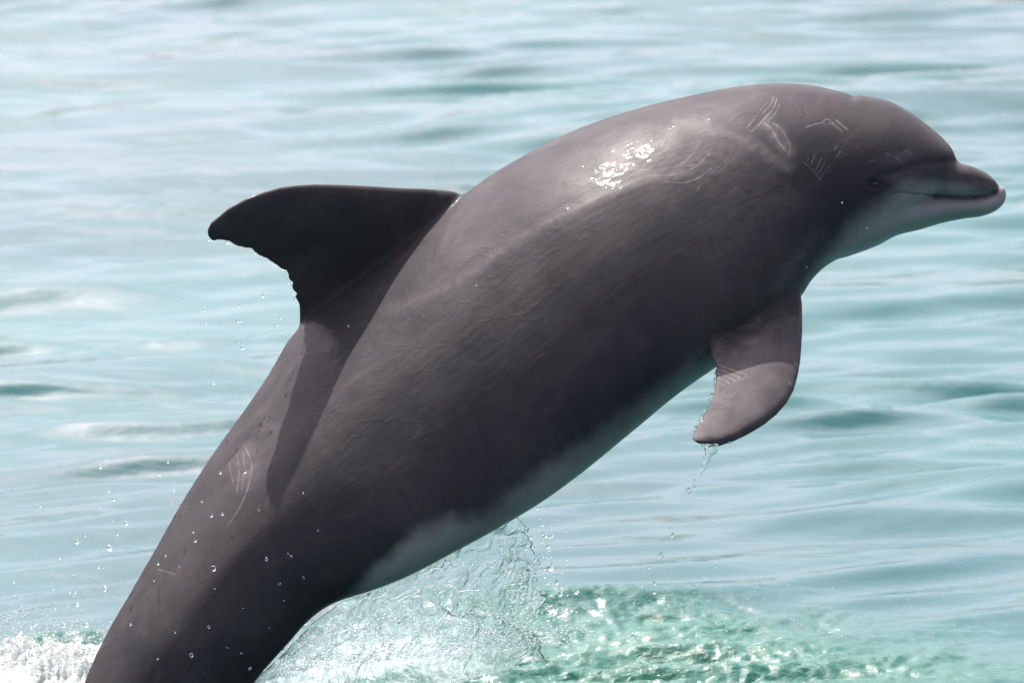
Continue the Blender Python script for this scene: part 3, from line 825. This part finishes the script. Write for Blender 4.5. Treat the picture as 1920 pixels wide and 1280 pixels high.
def z3p(a, b, r=2.2): return (360+a/3.048, 320+b/3.048, r)
def z4p(a, b, r=2.2): return (a/3.048, 860+b/3.048, r)
def z5p(a, b, r=2.2): return (480+a/3.0, 900+b/3.0, r)
def z6p(a, b, r=2.2): return (1000+a/2.087, 1000+b/2.087, r)
SETS = [
 ('clear droplet falling through the air under the dorsal fin', 'droplets falling from the dorsal fin', -0.02,
  [z3p(405,716,3.6),z3p(268,773,2.6),z3p(70,798,3.2),z3p(262,858,3.2),z3p(278,860),z3p(505,842,2.6),z3p(486,880,3.2),z3p(78,880),z3p(290,1010,4.2),z3p(267,980,2.4),
   z3p(125,1215,3),z3p(168,1095,1.8),z3p(295,593,1.6),z3p(360,763,1.8),z3p(200,410,3.4),z3p(98,395,3)]),
 ('clear round droplet in the air left of the tail stock', 'droplets flying left of the tail stock', -0.02,
  [z4p(572,45,3.8),z4p(960,18,2.8),z4p(912,87,4),z4p(622,185,3),z4p(650,232,3.2),z4p(985,250,2),z4p(995,182,2.6),z4p(230,272,2.4),z4p(720,367,5),z4p(645,355,2),
   z4p(568,278,1.6),z4p(670,430,2.8),z4p(440,472,5),z4p(485,437,3),z4p(625,508,7),z4p(342,567,3),z4p(563,617,3),z4p(600,742,5.6),z4p(80,705,2.8),z4p(432,762,3),
   z4p(440,830,4.6),z4p(366,947,5.2),z4p(493,945,6),z4p(292,1053,4),z4p(400,765,1.8),z4p(180,968,3),z4p(630,928,2.2),z4p(588,945,2),z4p(615,955,2),z4p(560,925,1.6),z4p(340,1120,3)]),
 ('bright droplet in front of the dark flank of the dolphin', 'droplets in front of the dolphin flank', -0.34,
  [z4p(1258,80,2.8),z4p(1397,72,4),z4p(1478,292,1.8),z4p(1207,325,3.6),z4p(1270,315,3),z4p(1115,467,3.2),z4p(1219,625,5),z4p(902,597,3),z4p(945,552,2),z4p(1025,612,1.8),
   z4p(1524,573,3),z4p(1600,715,3.6),z4p(1093,1120,4),z4p(1193,960,3),z4p(1430,1197,3),z4p(1645,540,2),z4p(1665,555,2.4),z4p(745,943,2.6),z4p(878,695,1.8),z4p(1225,740,1.8),
   z4p(1000,990,2),z4p(900,1140,2.2),z4p(1380,1107,2),z4p(1540,965,1.8),z4p(1622,810,2),z4p(1152,245,2),z4p(1103,417,2),z4p(1390,853,1.6),z4p(1300,1077,1.8),
   z5p(265,70,1.8),z5p(348,282,1.8),z5p(267,547,2.6),z5p(178,412,1.8),z5p(198,428,2.2),z5p(60,440,2.6),z5p(155,677,2),(1579,380,1.6),(1626,428,1.3),(1513,501,1.2),(893,534,1.8),(653,611,1.6)]),
 ('clear droplet flying beyond the edge of the splash curtain', 'droplets beyond the splash curtain', 0.05,
  [z5p(1583,158,3),z5p(1598,210,2.4),z5p(1543,320,4),z5p(1528,362,4),z5p(1645,372,4.6),z5p(1648,393,3),z5p(1655,495,8),z5p(1803,625,6),z5p(1712,640,5),z5p(1692,575,4),z5p(1640,575,4),
   z5p(1815,475,2),z5p(1610,250,3.4),z5p(1612,300,4.6),z5p(1630,314,4.2),z5p(1652,318,3.6),z5p(1668,312,2.6),z5p(1462,310,2),z6p(103,238,4),z6p(92,185,3),z6p(40,230,3)]),
 ('clear droplet falling from the tip of the pectoral fin', 'droplets dripping from the pectoral fin', -0.45,
  [z6p(500,83,4.6),z6p(450,133,4),z6p(475,195,4),z6p(473,230,4.4),z6p(543,8,4.6),z6p(490,40,2.2),z6p(425,205,2.8),z6p(540,150,1.8),z6p(395,268,2),z6p(715,130,2.4),z6p(627,208,2.6),
   z6p(595,190,1.8),z6p(672,175,1.8),z6p(570,100,1.6),(1291,919,5.2),(1301,911,3.6),(1302,900,2.2),(1308,921,2.2),(1368,830,2.2),(1258,990,3.4),(1264,975,2),(1375,945,2)]),
]
kk = 0
rd = random.Random(5)
for label, grp, dep, pts in SETS:
    big = max(q[2] for q in pts)
    for (x, y, r) in pts:
        o = bpy.data.objects.new('water_droplet', DROP_MESHES[kk % 4]); COL.objects.link(o); kk += 1
        o.location = to_world(P(x, y, dep+rd.uniform(-.03, .03)))
        o.scale = (r*.9, r*.9, r*.9); o.rotation_euler = (rd.uniform(-.5, .5), rd.uniform(-.6, .6), rd.uniform(0, 6))
        tag(o, ('largest '+label if r == big else label), 'droplet', grp)

def many_balls(name, label, pts, mat, sub=1, cat='spray'):
    """pts: world xyz + radius"""
    me0 = ball(1.0, sub); n0 = len(me0.vertices); c = np.empty(n0*3, np.float32); me0.vertices.foreach_get('co', c); c = c.reshape(-1, 3)
    f = np.empty(len(me0.polygons)*3, np.int32); me0.polygons.foreach_get('vertices', f); f = f.reshape(-1, 3)
    pts = np.asarray(pts); V = (c[None]*pts[:, None, 3:4]+pts[:, None, :3]).reshape(-1, 3)
    F = (f[None]+(np.arange(len(pts))*n0)[:, None, None]).reshape(-1, 3)
    o = link(name, mesh_np(name, V, F), mat); tag(o, label, cat, kind='stuff'); bpy.data.meshes.remove(me0)
    return o
def strands():
    V = []; F = []; k = 0
    th = np.linspace(0, 2*np.pi, 7)[:-1]
    for _ in range(75):
        t = rd.random()
        x = 560+450*t+rd.gauss(0, 12); y = 1200-150*t+rd.gauss(0, 34)
        a = rd.uniform(-.4, 1.9); ln = rd.uniform(12, 60); bend = rd.uniform(-1.6, 1.6); d0 = rd.uniform(-.10, .06)
        n = 14; cx, cy = x, y; pts = []
        for i in range(n):
            pts.append(P(cx, cy, d0+.0006*i)); cx += ln/n*math.cos(a); cy -= ln/n*math.sin(a); a += bend/n+rd.gauss(0, .12)
        pts = np.array(pts); R0 = rd.uniform(.0006, .0022)
        rr = R0*np.sin(np.linspace(.12, math.pi-.05, n))**.6*(1+.5*np.array([perlin(i*.5, x, .5) for i in range(n)]).ravel())
        if rd.random() < .5: rr[-3:-1] *= 1.9
        tan = np.gradient(pts, axis=0); tan /= np.linalg.norm(tan, axis=1)[:, None]
        up = np.array([0, 1., 0]); sd = np.cross(tan, up); sd /= np.linalg.norm(sd, axis=1)[:, None]+1e-9
        T = pts[:, None]+rr[:, None, None]*(np.cos(th)[None, :, None]*up+np.sin(th)[None, :, None]*sd[:, None])
        v, f = grid_tube(T); V += [tuple(q) for q in v]; F += [tuple(int(i)+k for i in g) for g in f]; k += len(v)
    W = (np.array(V) @ np.array(ROOT_M.to_3x3()).T)+np.array(ROOT_LOC)
    me = bpy.data.meshes.new('strands'); me.from_pydata([tuple(q) for q in W], [], F); me.update()
    for p in me.polygons: p.use_smooth = True
    o = link('splash_strands', me, M_DROP); tag(o, 'torn strands of clear water flung up under the belly', 'splash', kind='stuff')
strands()
# fine spray: a mist of tiny drops left of the tail and along the top of the froth
L = []
for _ in range(700):
    x = rd.gauss(110, 60); y = 1262-abs(rd.gauss(0, 45)); 
    L.append((*to_world(P(x, y, rd.uniform(-.12, .1))), rd.choice((.8, .9, 1.1, 1.5, 2.2))*.001))
for _ in range(170):
    x = rd.uniform(0, 420); y = rd.uniform(860, 1240)
    L.append((*to_world(P(x, y, rd.uniform(-.1, .1))), rd.uniform(.4, 1.1)*.001))
for _ in range(60):
    L.append((*to_world(P(rd.uniform(300, 560), rd.uniform(480, 860), 0)), rd.uniform(.4, .9)*.001))
many_balls('fine_spray', 'mist of tiny drops thrown up left of the tail stock', L, M_DROP)
L = []
for _ in range(520):
    x = rd.uniform(960, 1900); y = 1210-abs(rd.gauss(0, 60))
    if x > 1500 and rd.random() < .6: continue
    L.append((*to_world(P(x, y, rd.uniform(-.2, .15))), rd.uniform(.5, 1.7)*.001))
for _ in range(420):
    t = rd.random(); x = 640+360*t; y = 1150-110*t+rd.gauss(0, 30)
    L.append((*to_world(P(x, y, rd.uniform(-.12, .0))), rd.uniform(.6, 2.0)*.001))
for _ in range(3200):
    t = rd.random(); x = 520+560*t+rd.gauss(0, 20); y = 1262-60*t-abs(rd.gauss(0, 42))
    L.append((*to_world(P(x, y, rd.uniform(-.16, .10))), rd.choice((.7, .9, 1.2, 1.6, 2.4))*.001))
for _ in range(160):
    L.append((*to_world(P(rd.gauss(1010, 26), rd.uniform(985, 1180), rd.uniform(-.05, .06))), rd.uniform(.6, 2.2)*.001))
many_balls('fine_spray', 'scattered tiny drops over the churned green water', L, M_DROP)

def edge_beads(name, label, line, depth, n, seed):
    r2 = random.Random(seed); ln = resample(line, n); L = []
    for x, y in ln:
        if r2.random() < .25: continue
        L.append((*to_world(P(x+r2.gauss(-1, 1.3), y+r2.gauss(0, 1.5), depth(x, y)+r2.gauss(0, .002))), r2.choice((.7, 1.0, 1.4, 1.9))*.001))
    many_balls(name, label, L, M_DROP, 2, 'water beads')
edge_beads('water_beads', 'row of glinting water beads along the rear edge of the pectoral fin',
           [(1342,690),(1341,705),(1339,723),(1336,740),(1331,752),(1323,768),(1314,785),(1307,797),(1299,811)],
           lambda x, y: fin_depth(y)+YAW*(x-960)/1000, 80, 4)
edge_beads('water_beads', 'small water beads hanging from the ragged rear edge of the dorsal fin',
           [(398,452),(425,452),(442,462),(474,468),(489,482),(517,497),(537,509),(541,520),(552,550),(557,575)],
           lambda x, y: .12+YAW*(x-960)/1000, 34, 6)
def foam_mound():
    """lumpy white water heaped round the tail stock"""
    nx, ny = 300, 90
    X, Y = np.meshgrid(np.linspace(-1.35, -.55, nx), np.linspace(7.86, 8.38, ny))
    env = np.clip(1-((X+.98)/.30)**2-((Y-8.12)/.20)**2, 0, 1)**.6
    z = env*(0.016+0.050*fbm(X*9, Y*9, 2, 4)+0.035*np.abs(fbm(X*22, Y*22, 5, 3))+0.02*np.abs(perlin(X*70, Y*70, 6)))
    z = np.where(env > 0, z, -.06)
    V = np.stack([X, Y, z], -1).reshape(-1, 3); i = np.arange(nx*ny).reshape(ny, nx)
    F = np.stack([i[:-1, :-1], i[:-1, 1:], i[1:, 1:], i[1:, :-1]], -1).reshape(-1, 4)
    o = link('foam', mesh_np('foam', V, F), M_FOAM); tag(o, 'lumpy white foam heaped beside the tail stock', 'foam', kind='stuff')
    L = []
    for _ in range(1600):
        x = rd.gauss(-.98, .14); y = rd.gauss(8.10, .09); e = max(0, 1-((x+.98)/.30)**2-((y-8.12)/.20)**2)**.6
        L.append((x, y, e*.045+abs(rd.gauss(0, .016))*(1+2*e), rd.choice((.0008, .0011, .0016, .0024))))
    many_balls('foam_bubbles', 'white bubbles and beads on top of the foam beside the tail', L, M_FOAM, 1, 'foam')
foam_mound()

def trickle():
    """ragged stream of water running off the pectoral fin tip"""
    cl = [(1330,832,14),(1334,842,12),(1330,852,8.5),(1325,862,5),(1322,872,3.2),(1318,880,2.6),(1314,888,1.5),(1312,893,.5)]
    R = smooth_interp([(a, b, c) for a, b, c in cl], 60); V = []
    th = np.linspace(0, 2*np.pi, 20, endpoint=False)
    for k, (x, y, r) in enumerate(R):
        rr = r*(1+.35*perlin(np.cos(th)*1.5, np.sin(th)*1.5, k*.22))
        c = P(x+1.5*math.sin(k*.5), y, -.478)
        V.append(c[None]+np.stack([np.cos(th)*rr*.001*(1.0), np.sin(th)*rr*.00035, 0*th], -1))
    v, f = grid_tube(np.array(V))
    v = (v @ np.array(ROOT_M.to_3x3()).T)+np.array(ROOT_LOC)
    me = bpy.data.meshes.new('trickle'); me.from_pydata([tuple(q) for q in v], [], [tuple(int(i) for i in q) for q in f]); me.update()
    for p in me.polygons: p.use_smooth = True
    o = link('water_trickle', me, M_DROP); tag(o, 'thin ragged stream of clear water running off the pectoral fin tip', 'trickle')
trickle()
